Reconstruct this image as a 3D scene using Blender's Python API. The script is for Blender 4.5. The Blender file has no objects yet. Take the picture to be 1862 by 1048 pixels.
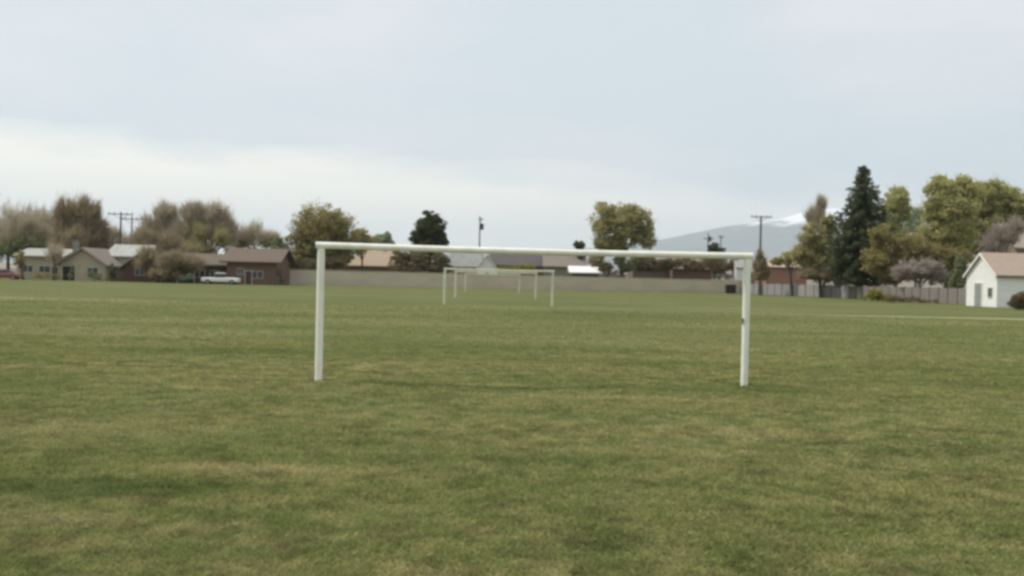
import bpy, math, random
import numpy as np
R = math.radians
random.seed(7); rng = np.random.default_rng(7)
S = bpy.context.scene
COL = S.collection

# ------------------------------------------------------------------ camera
F, W, H = 1800.0, 1862.0, 1048.0      # focal length in photo pixels
EYE, ROLL, PITCH = 1.78, R(1.333), R(-0.51)
cam = bpy.data.cameras.new('camera'); camo = bpy.data.objects.new('camera', cam); COL.objects.link(camo)
cam.sensor_width = 36; cam.lens = 36*F/W; cam.clip_end = 60000; cam.clip_start = 0.1
fx, fy, fz = 0, math.cos(PITCH), math.sin(PITCH)
f = np.array([0, math.cos(PITCH), math.sin(PITCH)])
r0 = np.array([1., 0, 0]); u0 = np.cross(r0, f)
r = math.cos(ROLL)*r0 + math.sin(ROLL)*u0
u = -math.sin(ROLL)*r0 + math.cos(ROLL)*u0
from mathutils import Matrix, Vector
camo.matrix_world = Matrix(((r[0], u[0], -f[0], 0), (r[1], u[1], -f[1], 0), (r[2], u[2], -f[2], EYE), (0, 0, 0, 1)))
S.camera = camo
# the photo is a soft video frame: the lens is a little out of focus
cam.dof.use_dof = False

# ------------------------------------------------------------------ world, sun, exposure
SUN_EL, SUN_AZ = R(58), R(-80)   # azimuth measured from +Y towards +X
world = bpy.data.worlds.new('World'); S.world = world; world.use_nodes = True
nt = world.node_tree; N = nt.nodes; L = nt.links
for n in list(N): N.remove(n)
def wn(t, **k):
    n = N.new(t)
    for a, b in k.items(): setattr(n, a, b)
    return n
def wmath(op, a, b=None, c=None, clamp=False):
    n = wn('ShaderNodeMath', operation=op, use_clamp=clamp)
    for i, v in enumerate((a, b, c)):
        if v is None: continue
        if isinstance(v, (int, float)): n.inputs[i].default_value = v
        else: L.new(v, n.inputs[i])
    return n.outputs[0]
sky = wn('ShaderNodeTexSky', sky_type='NISHITA', sun_disc=False, sun_elevation=SUN_EL, sun_rotation=SUN_AZ)
sky.air_density = 1.0; sky.dust_density = 1.5
bgs = wn('ShaderNodeBackground'); bgs.inputs[1].default_value = 0.08; L.new(sky.outputs[0], bgs.inputs[0])
tc = wn('ShaderNodeTexCoord'); sep = wn('ShaderNodeSeparateXYZ'); L.new(tc.outputs['Generated'], sep.inputs[0])
ypos = wmath('MAXIMUM', sep.outputs[1], 0.15)
az = wmath('DIVIDE', sep.outputs[0], ypos); el = wmath('DIVIDE', sep.outputs[2], ypos)
mp = wn('ShaderNodeMapping'); mp.inputs['Scale'].default_value = (2.2, 2.2, 9.0); L.new(tc.outputs['Generated'], mp.inputs[0])
n1 = wn('ShaderNodeTexNoise'); n1.inputs['Scale'].default_value = 1.3; n1.inputs['Detail'].default_value = 5; L.new(mp.outputs[0], n1.inputs[0])
n2 = wn('ShaderNodeTexNoise'); n2.inputs['Scale'].default_value = 4.0; n2.inputs['Detail'].default_value = 4; L.new(mp.outputs[0], n2.inputs[0])
edge = wmath('ADD', wmath('MULTIPLY', az, -0.065), 0.108)
edge = wmath('ADD', edge, wmath('MULTIPLY', wmath('SUBTRACT', n2.outputs[0], 0.5), 0.05))
d = wmath('SUBTRACT', edge, el)
low = wmath('MULTIPLY_ADD', d, 28.0, 0.35, clamp=True)            # bright cloud bank low in the sky
gate = wmath('MULTIPLY_ADD', sep.outputs[1], 4.0, -0.6, clamp=True)
low = wmath('MULTIPLY', low, gate)
low = wmath('MULTIPLY', low, wmath('MULTIPLY_ADD', az, -1.1, 0.92, clamp=True))
hz = wmath('MULTIPLY_ADD', el, -14.0, 0.85, clamp=True)
c_grey = wn('ShaderNodeMix', data_type='RGBA'); c_grey.inputs[6].default_value = (0.52, 0.57, 0.60, 1); c_grey.inputs[7].default_value = (0.61, 0.62, 0.63, 1)
L.new(wmath('MULTIPLY_ADD', n1.outputs[0], 4.5, -1.75, clamp=True), c_grey.inputs[0])
c_w = wn('ShaderNodeMix', data_type='RGBA'); c_w.inputs[7].default_value = (0.93, 0.86, 0.73, 1)
L.new(low, c_w.inputs[0]); L.new(c_grey.outputs[2], c_w.inputs[6])
bgc = wn('ShaderNodeBackground'); L.new(c_w.outputs[2], bgc.inputs[0]); bgc.inputs[1].default_value = 1.0
mx = wn('ShaderNodeMixShader'); mx.inputs[0].default_value = 0.9
L.new(bgs.outputs[0], mx.inputs[1]); L.new(bgc.outputs[0], mx.inputs[2])
wo = wn('ShaderNodeOutputWorld'); L.new(mx.outputs[0], wo.inputs[0])

sl = bpy.data.lights.new('sun', 'SUN'); sl.energy = 2.3; sl.angle = R(7); sl.color = (1, 0.95, 0.87)
slo = bpy.data.objects.new('sun', sl); COL.objects.link(slo)
sd = Vector((math.sin(SUN_AZ)*math.cos(SUN_EL), math.cos(SUN_AZ)*math.cos(SUN_EL), math.sin(SUN_EL)))
slo.rotation_euler = sd.to_track_quat('Z', 'Y').to_euler(); slo.location = (0, 0, 60)

S.view_settings.view_transform = 'Standard'; S.view_settings.look = 'None'
S.view_settings.exposure = 0.5; S.view_settings.gamma = 1.0
S.render.engine = 'CYCLES'
S.cycles.pixel_filter_type = 'BLACKMAN_HARRIS'; S.cycles.filter_width = 3.2
S.cycles.max_bounces = 6; S.cycles.volume_bounces = 1; S.cycles.use_denoising = True
S.cycles.transparent_max_bounces = 8

# ------------------------------------------------------------------ pixel <-> world helpers
def P(px, py, Y):
    """world point seen at photo pixel (px,py) lying at distance Y along the field"""
    d = f + r*((px-W/2)/F) - u*((py-H/2)/F)
    return np.array([0, 0, EYE]) + d*(Y/d[1])
def hor(px):
    """photo y of the horizon at column px"""
    a, b = P(px, 0, 1.0), P(px, 1000, 1.0)
    t = (EYE-a[2])/(b[2]-a[2]); return 1000*t
def XY(px, Y): return P(px, hor(px)+EYE*F/Y, Y)[0]
def Z(px, py, Y): return P(px, py, Y)[2]

# ------------------------------------------------------------------ materials
def M_(name):
    m = bpy.data.materials.new(name); m.use_nodes = True
    t = m.node_tree; b = t.nodes['Principled BSDF']; return m, t, b
def nd(t, ty, ins=None, **k):
    n = t.nodes.new(ty)
    for a, v in k.items(): setattr(n, a, v)
    for a, v in (ins or {}).items():
        if hasattr(v, 'links') or isinstance(v, bpy.types.NodeSocket): t.links.new(v, n.inputs[a])
        else: n.inputs[a].default_value = v
    return n
def col4(c): return (c[0], c[1], c[2], 1)
def mat(name, c, c2=None, rough=0.85, scale=3.0, spec=0.3, stretch=(1, 1, 1), tint=None, bump=0.0, metal=0.0):
    """colour c varied towards c2 by world-size noise; tint = per-leaf attribute mixing"""
    m, t, b = M_(name)
    c2 = c2 or tuple(x*0.75 for x in c)
    g = nd(t, 'ShaderNodeTexCoord')
    mpg = nd(t, 'ShaderNodeMapping', {0: g.outputs['Object'], 'Scale': stretch})
    n = nd(t, 'ShaderNodeTexNoise', {0: mpg.outputs[0], 'Scale': scale, 'Detail': 6.0, 'Roughness': 0.6})
    rp = nd(t, 'ShaderNodeMapRange', {0: n.outputs[0], 1: 0.35, 2: 0.65})
    x = nd(t, 'ShaderNodeMix', {0: rp.outputs[0], 6: col4(c), 7: col4(c2)}, data_type='RGBA')
    out = x.outputs[2]
    if tint:
        a = nd(t, 'ShaderNodeAttribute', attribute_name='tint')
        y = nd(t, 'ShaderNodeMix', {0: a.outputs['Fac'], 6: out, 7: col4(tint)}, data_type='RGBA'); out = y.outputs[2]
    t.links.new(out, b.inputs['Base Color'])
    b.inputs['Roughness'].default_value = rough; b.inputs['Specular IOR Level'].default_value = spec
    b.inputs['Metallic'].default_value = metal
    if bump:
        bp = nd(t, 'ShaderNodeBump', {'Strength': bump, 'Height': n.outputs[0]}); t.links.new(bp.outputs[0], b.inputs['Normal'])
    return m
def leafmat(name, c, c2, tint):
    m = mat(name, c, c2, rough=0.8, scale=0.5, spec=0.1, tint=tint)
    t = m.node_tree; b = t.nodes['Principled BSDF']
    tr = nd(t, 'ShaderNodeBsdfTranslucent'); lk = b.inputs['Base Color'].links[0].from_socket
    t.links.new(lk, tr.inputs[0])
    ms = nd(t, 'ShaderNodeMixShader', {0: 0.5, 1: b.outputs[0], 2: tr.outputs[0]})
    t.links.new(ms.outputs[0], t.nodes['Material Output'].inputs[0]); return m

# ------------------------------------------------------------------ object helpers
def tag(o, label=None, cat=None, group=None, kind=None):
    if label: o['label'] = label
    if cat: o['category'] = cat
    if group: o['group'] = group
    if kind: o['kind'] = kind
    return o
def empty(name, loc, label, cat, rz=0, group=None):
    o = bpy.data.objects.new(name, None); COL.objects.link(o); o.location = loc; o.rotation_euler = (0, 0, rz)
    o.empty_display_size = 0.3
    return tag(o, label, cat, group)
class MB:
    def __init__(s): s.v = []; s.f = []; s.smooth = False
    def add(s, vs, fs):
        k = len(s.v); s.v += [tuple(map(float, p)) for p in vs]; s.f += [tuple(i+k for i in q) for q in fs]; return s
    def box(s, x0, x1, y0, y1, z0, z1):
        return s.add([(x0, y0, z0), (x1, y0, z0), (x1, y1, z0), (x0, y1, z0), (x0, y0, z1), (x1, y0, z1), (x1, y1, z1), (x0, y1, z1)],
              [(0, 3, 2, 1), (4, 5, 6, 7), (0, 1, 5, 4), (1, 2, 6, 5), (2, 3, 7, 6), (3, 0, 4, 7)])
    def tube(s, pts, rad, n=8, caps=True):
        pts = [Vector(p) for p in pts]
        if not hasattr(rad, '__len__'): rad = [rad]*len(pts)
        vs = []; fs = []
        for i, p in enumerate(pts):
            dr = (pts[min(i+1, len(pts)-1)]-pts[max(i-1, 0)]).normalized()
            a = dr.orthogonal().normalized() if i == 0 else (pa - dr*pa.dot(dr)).normalized()
            pa = a; b = dr.cross(a)
            for k in range(n):
                t = 2*math.pi*k/n; vs.append(p+(a*math.cos(t)+b*math.sin(t))*rad[i])
        for i in range(len(pts)-1):
            for k in range(n):
                k2 = (k+1) % n; fs.append((i*n+k, i*n+k2, (i+1)*n+k2, (i+1)*n+k))
        if caps: fs += [tuple(range(n))[::-1], tuple((len(pts)-1)*n+k for k in range(n))]
        return s.add(vs, fs)
    def prism(s, prof, y0, y1):      # profile in xz extruded along y
        n = len(prof)
        return s.add([(x, y0, z) for x, z in prof]+[(x, y1, z) for x, z in prof],
             [tuple(range(n)), tuple(range(2*n-1, n-1, -1))]+[(i, i+n, (i+1) % n+n, (i+1) % n) for i in range(n)])
    def prismx(s, prof, x0, x1):     # profile in yz extruded along x
        n = len(prof)
        return s.add([(x0, y, z) for y, z in prof]+[(x1, y, z) for y, z in prof],
             [tuple(range(n))[::-1], tuple(range(n, 2*n))]+[(i, (i+1) % n, (i+1) % n+n, i+n) for i in range(n)])
    def build(s, name, m, parent=None, smooth=False, bevel=0):
        me = bpy.data.meshes.new(name); me.from_pydata(s.v, [], s.f); me.materials.append(m)
        if smooth: me.shade_smooth()
        o = bpy.data.objects.new(name, me); COL.objects.link(o); o.parent = parent
        if bevel:
            bv = o.modifiers.new('bevel', 'BEVEL'); bv.width = bevel; bv.segments = 2; bv.limit_method = 'ANGLE'
        return o
def np_mesh(name, V, nper, m, parent=None, tint=None):
    """V: (n, nper, 3) separate faces"""
    n = len(V); me = bpy.data.meshes.new(name)
    me.vertices.add(n*nper); me.vertices.foreach_set('co', V.reshape(-1).astype(np.float32))
    me.loops.add(n*nper); me.loops.foreach_set('vertex_index', np.arange(n*nper, dtype=np.int32))
    me.polygons.add(n); me.polygons.foreach_set('loop_start', np.arange(0, n*nper, nper, dtype=np.int32))
    me.polygons.foreach_set('loop_total', np.full(n, nper, dtype=np.int32))
    me.update(); me.materials.append(m)
    if tint is not None:
        a = me.attributes.new('tint', 'FLOAT', 'FACE'); a.data.foreach_set('value', tint.astype(np.float32))
    o = bpy.data.objects.new(name, me); COL.objects.link(o); o.parent = parent
    return o

# ------------------------------------------------------------------ ground and turf
def turf_color(t):
    """patchy spring turf: dull green, fresh green, straw and painted shade round the goal, same colours for sheet and blades"""
    g = nd(t, 'ShaderNodeNewGeometry')
    mp1 = nd(t, 'ShaderNodeMapping', {0: g.outputs['Position'], 'Scale': (1, 1, 0)})
    mp2 = nd(t, 'ShaderNodeMapping', {0: g.outputs['Position'], 'Scale': (0.45, 1, 0), 'Rotation': (0, 0, R(4))})
    a = nd(t, 'ShaderNodeTexNoise', {0: mp2.outputs[0], 'Scale': 0.33, 'Detail': 6.0, 'Roughness': 0.62})
    b = nd(t, 'ShaderNodeTexNoise', {0: mp1.outputs[0], 'Scale': 2.3, 'Detail': 5.0, 'Roughness': 0.65})
    c = nd(t, 'ShaderNodeTexNoise', {0: mp2.outputs[0], 'Scale': 0.11, 'Detail': 5.0, 'Roughness': 0.6, 'Distortion': 0.6})
    ra = nd(t, 'ShaderNodeMapRange', {0: a.outputs[0], 1: 0.36, 2: 0.66})
    rb = nd(t, 'ShaderNodeMapRange', {0: b.outputs[0], 1: 0.42, 2: 0.60})
    rc = nd(t, 'ShaderNodeMapRange', {0: c.outputs[0], 1: 0.41, 2: 0.65})
    x = nd(t, 'ShaderNodeMix', {0: ra.outputs[0], 6: col4(GREEN), 7: col4(OLIVE)}, data_type='RGBA')
    mm = nd(t, 'ShaderNodeMath', {0: rb.outputs[0], 1: rc.outputs[0]}, operation='MULTIPLY')
    y = nd(t, 'ShaderNodeMix', {0: mm.outputs[0], 6: x.outputs[2], 7: col4(STRAW)}, data_type='RGBA')
    out = y.outputs[2]
    sp = nd(t, 'ShaderNodeSeparateXYZ', {0: g.outputs['Position']})
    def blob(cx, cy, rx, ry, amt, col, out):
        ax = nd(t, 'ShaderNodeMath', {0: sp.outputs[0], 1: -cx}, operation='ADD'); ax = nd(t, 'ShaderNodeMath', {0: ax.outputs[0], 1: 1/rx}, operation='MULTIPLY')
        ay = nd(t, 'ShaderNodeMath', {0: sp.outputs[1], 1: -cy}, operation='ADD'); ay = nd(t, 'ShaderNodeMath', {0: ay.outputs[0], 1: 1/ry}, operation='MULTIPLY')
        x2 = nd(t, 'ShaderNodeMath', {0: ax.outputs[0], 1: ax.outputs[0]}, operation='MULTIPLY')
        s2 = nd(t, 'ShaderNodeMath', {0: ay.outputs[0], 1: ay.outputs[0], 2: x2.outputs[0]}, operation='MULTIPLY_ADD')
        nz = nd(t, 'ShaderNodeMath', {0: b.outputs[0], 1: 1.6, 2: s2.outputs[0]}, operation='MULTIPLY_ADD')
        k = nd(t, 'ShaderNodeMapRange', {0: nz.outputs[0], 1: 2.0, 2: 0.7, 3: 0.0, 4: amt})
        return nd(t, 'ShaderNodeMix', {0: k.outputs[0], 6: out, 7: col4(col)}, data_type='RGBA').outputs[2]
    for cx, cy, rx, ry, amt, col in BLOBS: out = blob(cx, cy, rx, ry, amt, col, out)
    return out, sp, b
GREEN = (0.096, 0.115, 0.037); OLIVE = (0.140, 0.140, 0.053); STRAW = (0.225, 0.193, 0.098)
LUSH_AND_SHADE = (0.056, 0.076, 0.022); DRY = (0.26, 0.22, 0.09)  # lush green; the same tone also paints in shade round the near goal
gx = lambda px, py: (P(px, py, 1)[0], )
def onground(px, py):
    d = f + r*((px-W/2)/F) - u*((py-H/2)/F); k = -EYE/d[2]; return d[0]*k, d[1]*k
BLOBS = []
for (px, py, rx, ry, amt, c) in [
    (130, 890, 1.3, 0.45, 0.85, LUSH_AND_SHADE), (1010, 840, 1.0, 0.55, 0.5, LUSH_AND_SHADE), (300, 885, 0.9, .3, .5, LUSH_AND_SHADE),
    (940, 706, 3.6, 0.35, 0.35, LUSH_AND_SHADE), (905, 702, 1.25, 0.16, 1.0, DRY), (905, 708, 1.3, 0.07, 1.0, (.03, .035, .015)), (1200, 728, 3.2, 0.28, 0.6, STRAW), (580, 692, .22, .16, 1.0, (.03, .042, .015)), (1356, 703, .24, .16, 1.0, (.03, .042, .015)), (1440, 716, 1.0, .16, .7, LUSH_AND_SHADE), (700, 700, 1.2, .2, .7, LUSH_AND_SHADE), (450, 855, 1.0, .25, .8, STRAW), (1360, 790, .9, .3, .6, STRAW), (80, 950, .8, .3, .6, STRAW),  # dark goal-line bands and post-foot patches paint in goal shadow; dry strip is wear
    (560, 860, 1.5, 0.4, 0.45, STRAW), (130, 780, 2.2, 0.8, 0.4, STRAW), (1650, 700, 3.0, 1.2, 0.3, LUSH_AND_SHADE), (1700, 820, 1.6, .6, .35, LUSH_AND_SHADE)]:
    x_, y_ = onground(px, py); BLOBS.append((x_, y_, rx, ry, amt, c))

# grass sheet material, with the worn painted touchline of the far pitch
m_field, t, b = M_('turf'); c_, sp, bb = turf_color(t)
la, lb = onground(0, 542), onground(1862, 581)
sl_ = (lb[1]-la[1])/(lb[0]-la[0])
dy = nd(t, 'ShaderNodeMath', {0: sp.outputs[0], 1: -sl_, 2: sp.outputs[1]}, operation='MULTIPLY_ADD')
dy = nd(t, 'ShaderNodeMath', {0: dy.outputs[0], 1: la[1]-sl_*la[0]}, operation='SUBTRACT')
dy = nd(t, 'ShaderNodeMath', {0: dy.outputs[0]}, operation='ABSOLUTE')
k1 = nd(t, 'ShaderNodeMapRange', {0: dy.outputs[0], 1: 1.2, 2: 0.3, 3: 0.0, 4: 1.0})
ax = nd(t, 'ShaderNodeMath', {0: sp.outputs[0]}, operation='ABSOLUTE')
k2 = nd(t, 'ShaderNodeMapRange', {0: ax.outputs[0], 1: 14.0, 2: 33.0, 3: 0.10, 4: 1.0})
k3 = nd(t, 'ShaderNodeMapRange', {0: bb.outputs[0], 1: 0.25, 2: 0.6, 3: 0.5, 4: 1.0})
kk = nd(t, 'ShaderNodeMath', {0: k1.outputs[0], 1: k2.outputs[0]}, operation='MULTIPLY')
kk = nd(t, 'ShaderNodeMath', {0: kk.outputs[0], 1: k3.outputs[0]}, operation='MULTIPLY')
c2_ = nd(t, 'ShaderNodeMix', {0: kk.outputs[0], 6: c_, 7: (0.50, 0.46, 0.29, 1)}, data_type='RGBA')
fin = nd(t, 'ShaderNodeMix', {0: 1.0, 6: c2_.outputs[2], 7: (0.90, 0.95, 0.86, 1)}, data_type='RGBA', blend_type='MULTIPLY')
t.links.new(fin.outputs[2], b.inputs['Base Color']); b.inputs['Roughness'].default_value = 0.95; b.inputs['Specular IOR Level'].default_value = 0.1
g_ = nd(t, 'ShaderNodeNewGeometry'); nb = nd(t, 'ShaderNodeTexNoise', {0: g_.outputs['Position'], 'Scale': 14.0, 'Detail': 4.0})
bp = nd(t, 'ShaderNodeBump', {'Strength': 0.6, 'Distance': 0.05, 'Height': nb.outputs[0]}); t.links.new(bp.outputs[0], b.inputs['Normal'])

m_ground = mat('far_ground', (0.10, 0.10, 0.06), (0.14, 0.12, 0.08), scale=0.02)
g = MB(); g.add([(-16000, -400, 0), (16000, -400, 0), (16000, 24000, 0), (-16000, 24000, 0)], [(0, 1, 2, 3)])
tag(g.build('ground', m_ground), kind='structure')
g = MB(); g.add([(-260, -60, 0.01), (260, -60, 0.01), (260, 235, 0.01), (-260, 235, 0.01)], [(0, 1, 2, 3)])
tag(g.build('playing_field', m_field), kind='structure')

# grass blades (nobody could count them)
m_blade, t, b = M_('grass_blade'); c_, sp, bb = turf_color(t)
at = nd(t, 'ShaderNodeAttribute', attribute_name='tint')
v1 = nd(t, 'ShaderNodeMapRange', {0: at.outputs['Fac'], 1: 0.0, 2: 1.0, 3: 1.3, 4: 3.3})
v2 = nd(t, 'ShaderNodeVectorMath', {0: c_, 'Scale': v1.outputs[0]}, operation='SCALE')
dr_ = nd(t, 'ShaderNodeMapRange', {0: at.outputs['Fac'], 1: 0.80, 2: 0.95, 3: 0, 4: 0.5})
v3 = nd(t, 'ShaderNodeMix', {0: dr_.outputs[0], 6: v2.outputs[0], 7: (0.24, 0.20, 0.10, 1)}, data_type='RGBA')
t.links.new(v3.outputs[2], b.inputs['Base Color']); b.inputs['Roughness'].default_value = 0.7; b.inputs['Specular IOR Level'].default_value = 0.15
tr = nd(t, 'ShaderNodeBsdfTranslucent'); t.links.new(v3.outputs[2], tr.inputs[0])
ms = nd(t, 'ShaderNodeMixShader', {0: 0.35, 1: b.outputs[0], 2: tr.outputs[0]}); t.links.new(ms.outputs[0], t.nodes['Material Output'].inputs[0])
def blades(n, ya, yb, w, h, power=1.0):
    tt = rng.random(n)
    Y = ya*(yb/ya)**(tt**power)
    X = (rng.random(n)*2-1)*(Y*0.62+1.2)
    def vn(cell, seed):       # smooth value noise in metres
        gx_ = X/cell; gy_ = Y/cell; ix = np.floor(gx_); iy = np.floor(gy_); fx_ = gx_-ix; fy_ = gy_-iy
        fx_ = fx_*fx_*(3-2*fx_); fy_ = fy_*fy_*(3-2*fy_)
        hh_ = lambda a, b_: np.abs(np.sin(a*127.1+b_*311.7+seed)*43758.5453) % 1
        return (hh_(ix, iy)*(1-fx_)+hh_(ix+1, iy)*fx_)*(1-fy_)+(hh_(ix, iy+1)*(1-fx_)+hh_(ix+1, iy+1)*fx_)*fy_
    hsh = vn(.11, 1.)*.6+vn(.37, 5.)*.4; hs2 = vn(.23, 9.)*.5+vn(.9, 3.)*.5
    sc = .45+.9*hs2+.5*hsh*rng.random(n)
    big = 1+Y/30
    hh = h*sc*(1+Y/70); ww = w*big*(0.7+0.6*rng.random(n))
    th = rng.random(n)*2*np.pi; dx = np.cos(th); dyy = np.sin(th)
    ln = hh*(0.4+1.1*rng.random(n)); la_ = rng.random(n)*2*np.pi
    base = np.stack([X, Y, np.full(n, 0.0)], 1)
    side = np.stack([dx*ww/2, dyy*ww/2, np.zeros(n)], 1)
    tip = base+np.stack([np.cos(la_)*ln, np.sin(la_)*ln, hh], 1)
    mid = base+np.stack([np.cos(la_)*ln*.3, np.sin(la_)*ln*.3, hh*.6], 1)
    V = np.stack([base-side, base+side, mid+side*.8, tip], 1)
    return V, np.clip(0.35*rng.random(n)+1.15*hsh-.25, 0, 1)
V1, T1 = blades(560000, 3.2, 26, 0.006, 0.034)
V2, T2 = blades(200000, 16, 60, 0.008, 0.034)
go = np_mesh('grass', np.concatenate([V1, V2]), 4, m_blade, None, np.concatenate([T1, T2]))
tag(go, 'short patchy green and straw coloured turf blades of the near field', 'grass', kind='stuff')

# ------------------------------------------------------------------ mountains
def profile(px, pts):
    return np.interp(px, [p[0] for p in pts], [p[1] for p in pts])
def ridge(name, D, pts, m, depth, rough, seed, label=None):
    rg = np.random.default_rng(seed)
    pxs = np.linspace(-600, 2500, 460); nv = 26
    oct_ = [(rg.random()*6.28, 0.008*1.9**k, 0.5**k) for k in range(6)]
    vs = []; fs = []
    for j in range(nv):
        tj = j/(nv-1)*1.6          # 0 foot .. 1 crest .. behind
        for px in pxs:
            y = profile(px, pts); n_ = sum(a*math.sin(w*px*1.0+p_+tj*6*(1+i)*(.5 if i % 2 else -.7)) for i, (p_, w, a) in enumerate(oct_))
            zt = (Z(px, y, D)+0)*(1+0)
            hgt = (1-abs(1-tj)**1.15) if tj <= 1 else (1-(tj-1)*0.9)
            zz = zt*hgt+rough*n_*(abs(1-tj) > .03)*(.6-.5*abs(.5-tj))+rough*0.12*n_*(abs(1-tj) <= .03)
            Yy = D+(tj-1)*depth
            x = XY(px, 1)*D*(1+0.0*tj)
            vs.append((x*Yy/D, Yy, max(zz, -20) if j else -30))
    n = len(pxs)
    for j in range(nv-1):
        for i in range(n-1): fs.append((j*n+i, j*n+i+1, (j+1)*n+i+1, (j+1)*n+i))
    mb = MB(); mb.v = vs; mb.f = fs
    o = mb.build(name, m, None, smooth=True); return tag(o, kind='structure')
SNOW_Z = 865.0
m_mt, t, b = M_('mountain_rock_and_snow')
g_ = nd(t, 'ShaderNodeNewGeometry'); s_ = nd(t, 'ShaderNodeSeparateXYZ', {0: g_.outputs['Position']})
nz = nd(t, 'ShaderNodeTexNoise', {0: g_.outputs['Position'], 'Scale': 0.0022, 'Detail': 8.0, 'Roughness': 0.7})
hh = nd(t, 'ShaderNodeMath', {0: nz.outputs[0], 1: 520.0, 2: s_.outputs[2]}, operation='MULTIPLY_ADD')
sn = nd(t, 'ShaderNodeMapRange', {0: hh.outputs[0], 1: SNOW_Z+200, 2: SNOW_Z+290})
rock = nd(t, 'ShaderNodeMix', {0: nz.outputs[0], 6: (0.08, 0.10, 0.09, 1), 7: (0.24, 0.22, 0.21, 1)}, data_type='RGBA')
cc = nd(t, 'ShaderNodeMix', {0: sn.outputs[0], 6: rock.outputs[2], 7: (0.9, 0.9, 0.92, 1)}, data_type='RGBA')
t.links.new(cc.outputs[2], b.inputs['Base Color']); b.inputs['Roughness'].default_value = 0.9; b.inputs['Specular IOR Level'].default_value = 0.1
ridge('mountains', 14000, [(-600, 470), (0, 462), (500, 462), (820, 454), (1000, 446), (1100, 434), (1190, 418), (1245, 410), (1300, 403), (1340, 399), (1375, 388), (1430, 377), (1480, 381), (1540, 378), (1600, 386), (1700, 400), (1862, 425), (2500, 450)], m_mt, 3500, 90, 3)
m_hill = mat('dry_foothills', (0.26, 0.19, 0.13), (0.17, 0.15, 0.10), scale=0.004)
ridge('hills', 3400, [(-600, 482), (400, 482), (900, 488), (1200, 492), (1330, 482), (1400, 470), (1450, 464), (1520, 462), (1700, 470), (2500, 500)], m_hill, 900, 12, 5)

# ------------------------------------------------------------------ haze: one closed box of even air
mh = bpy.data.materials.new('air'); mh.use_nodes = True; t = mh.node_tree
for n in list(t.nodes):
    if n.type == 'BSDF_PRINCIPLED': t.nodes.remove(n)
pv = nd(t, 'ShaderNodeVolumePrincipled'); pv.inputs['Color'].default_value = (0.80, 0.905, 1.0, 1); pv.inputs['Density'].default_value = 0.00007
pv.inputs['Anisotropy'].default_value = 0.2
t.links.new(pv.outputs[0], t.nodes['Material Output'].inputs['Volume'])
hb = MB().box(-16500, 16500, -450, 24500, -32, 1250)
USE_HAZE = True
if USE_HAZE: tag(hb.build('haze', mh), 'pale air between the field and the mountains', 'haze', kind='stuff')

# ------------------------------------------------------------------ goals
m_post = mat('chalky_white_paint', (0.92, 0.91, 0.82), (0.80, 0.79, 0.67), rough=0.5, scale=5, spec=0.4, stretch=(1, 1, .5))
m_post2 = mat('weathered_white_paint', (0.70, 0.69, 0.52), (0.56, 0.56, 0.42), rough=0.6, scale=4)
m_steel = mat('dull_steel', (0.22, 0.23, 0.23), rough=0.5)
def goal(pl, pr, hgt, label, rp=0.062, rb=0.055, m=m_post, group=None, over=0.02):
    a, c = Vector((*pl, 0)), Vector((*pr, 0)); ctr = (a+c)/2; w = (c-a).length
    root = empty('football_goal', ctr, label, 'goal', math.atan2(c.y-a.y, c.x-a.x), group)
    for s in (-1, 1):
        pm = MB(); pts = [(s*w/2, 0, z) for z in (-0.05, hgt*.3, hgt*.6, hgt-rb*2)]
        pm.tube(pts, rp, 20); o = pm.build('post', m, root, smooth=False); o.data.shade_smooth()
        bpy_m = o.modifiers.new('edge', 'EDGE_SPLIT'); bpy_m.split_angle = R(40)
    n = 14
    cb = MB(); cb.tube([(-w/2-rp-over+(w+2*rp+2*over)*i/n, 0, hgt-rb-0.02*math.sin(math.pi*i/n)) for i in range(n+1)], rb, 20)
    o = cb.build('crossbar', m, root); o.data.shade_smooth(); o.modifiers.new('edge', 'EDGE_SPLIT').split_angle = R(40)
    return root, w
pl, pr = onground(579, 693), onground(1353, 705)
g1, w1 = goal(pl, pr, 2.33, 'tall white football goal standing nearest in the middle of the field', over=0.03)
MB().box(w1/2-.085, w1/2-.05, -.05, .03, 1.12, 1.2).build('net_hook', m_steel, g1)
print('GOAL', pl, pr, w1)
def goal_px(xl, xr, width, label, hgt=2.44):
    Yd = F*width/(xr-xl)
    return goal((XY(xl, Yd), Yd), (XY(xr, Yd), Yd), hgt, label, m=m_post2, rp=0.085, rb=0.065, group='goals of the pitches beyond')
goal_px(808, 1004, 7.32, 'second nearest white goal, seen through the near goal')
goal_px(828, 974, 7.32, 'white goal just behind the second one, its posts inside it')
goal_px(846, 944, 7.32, 'farthest and smallest goal, in front of the long pale wall')

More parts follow.
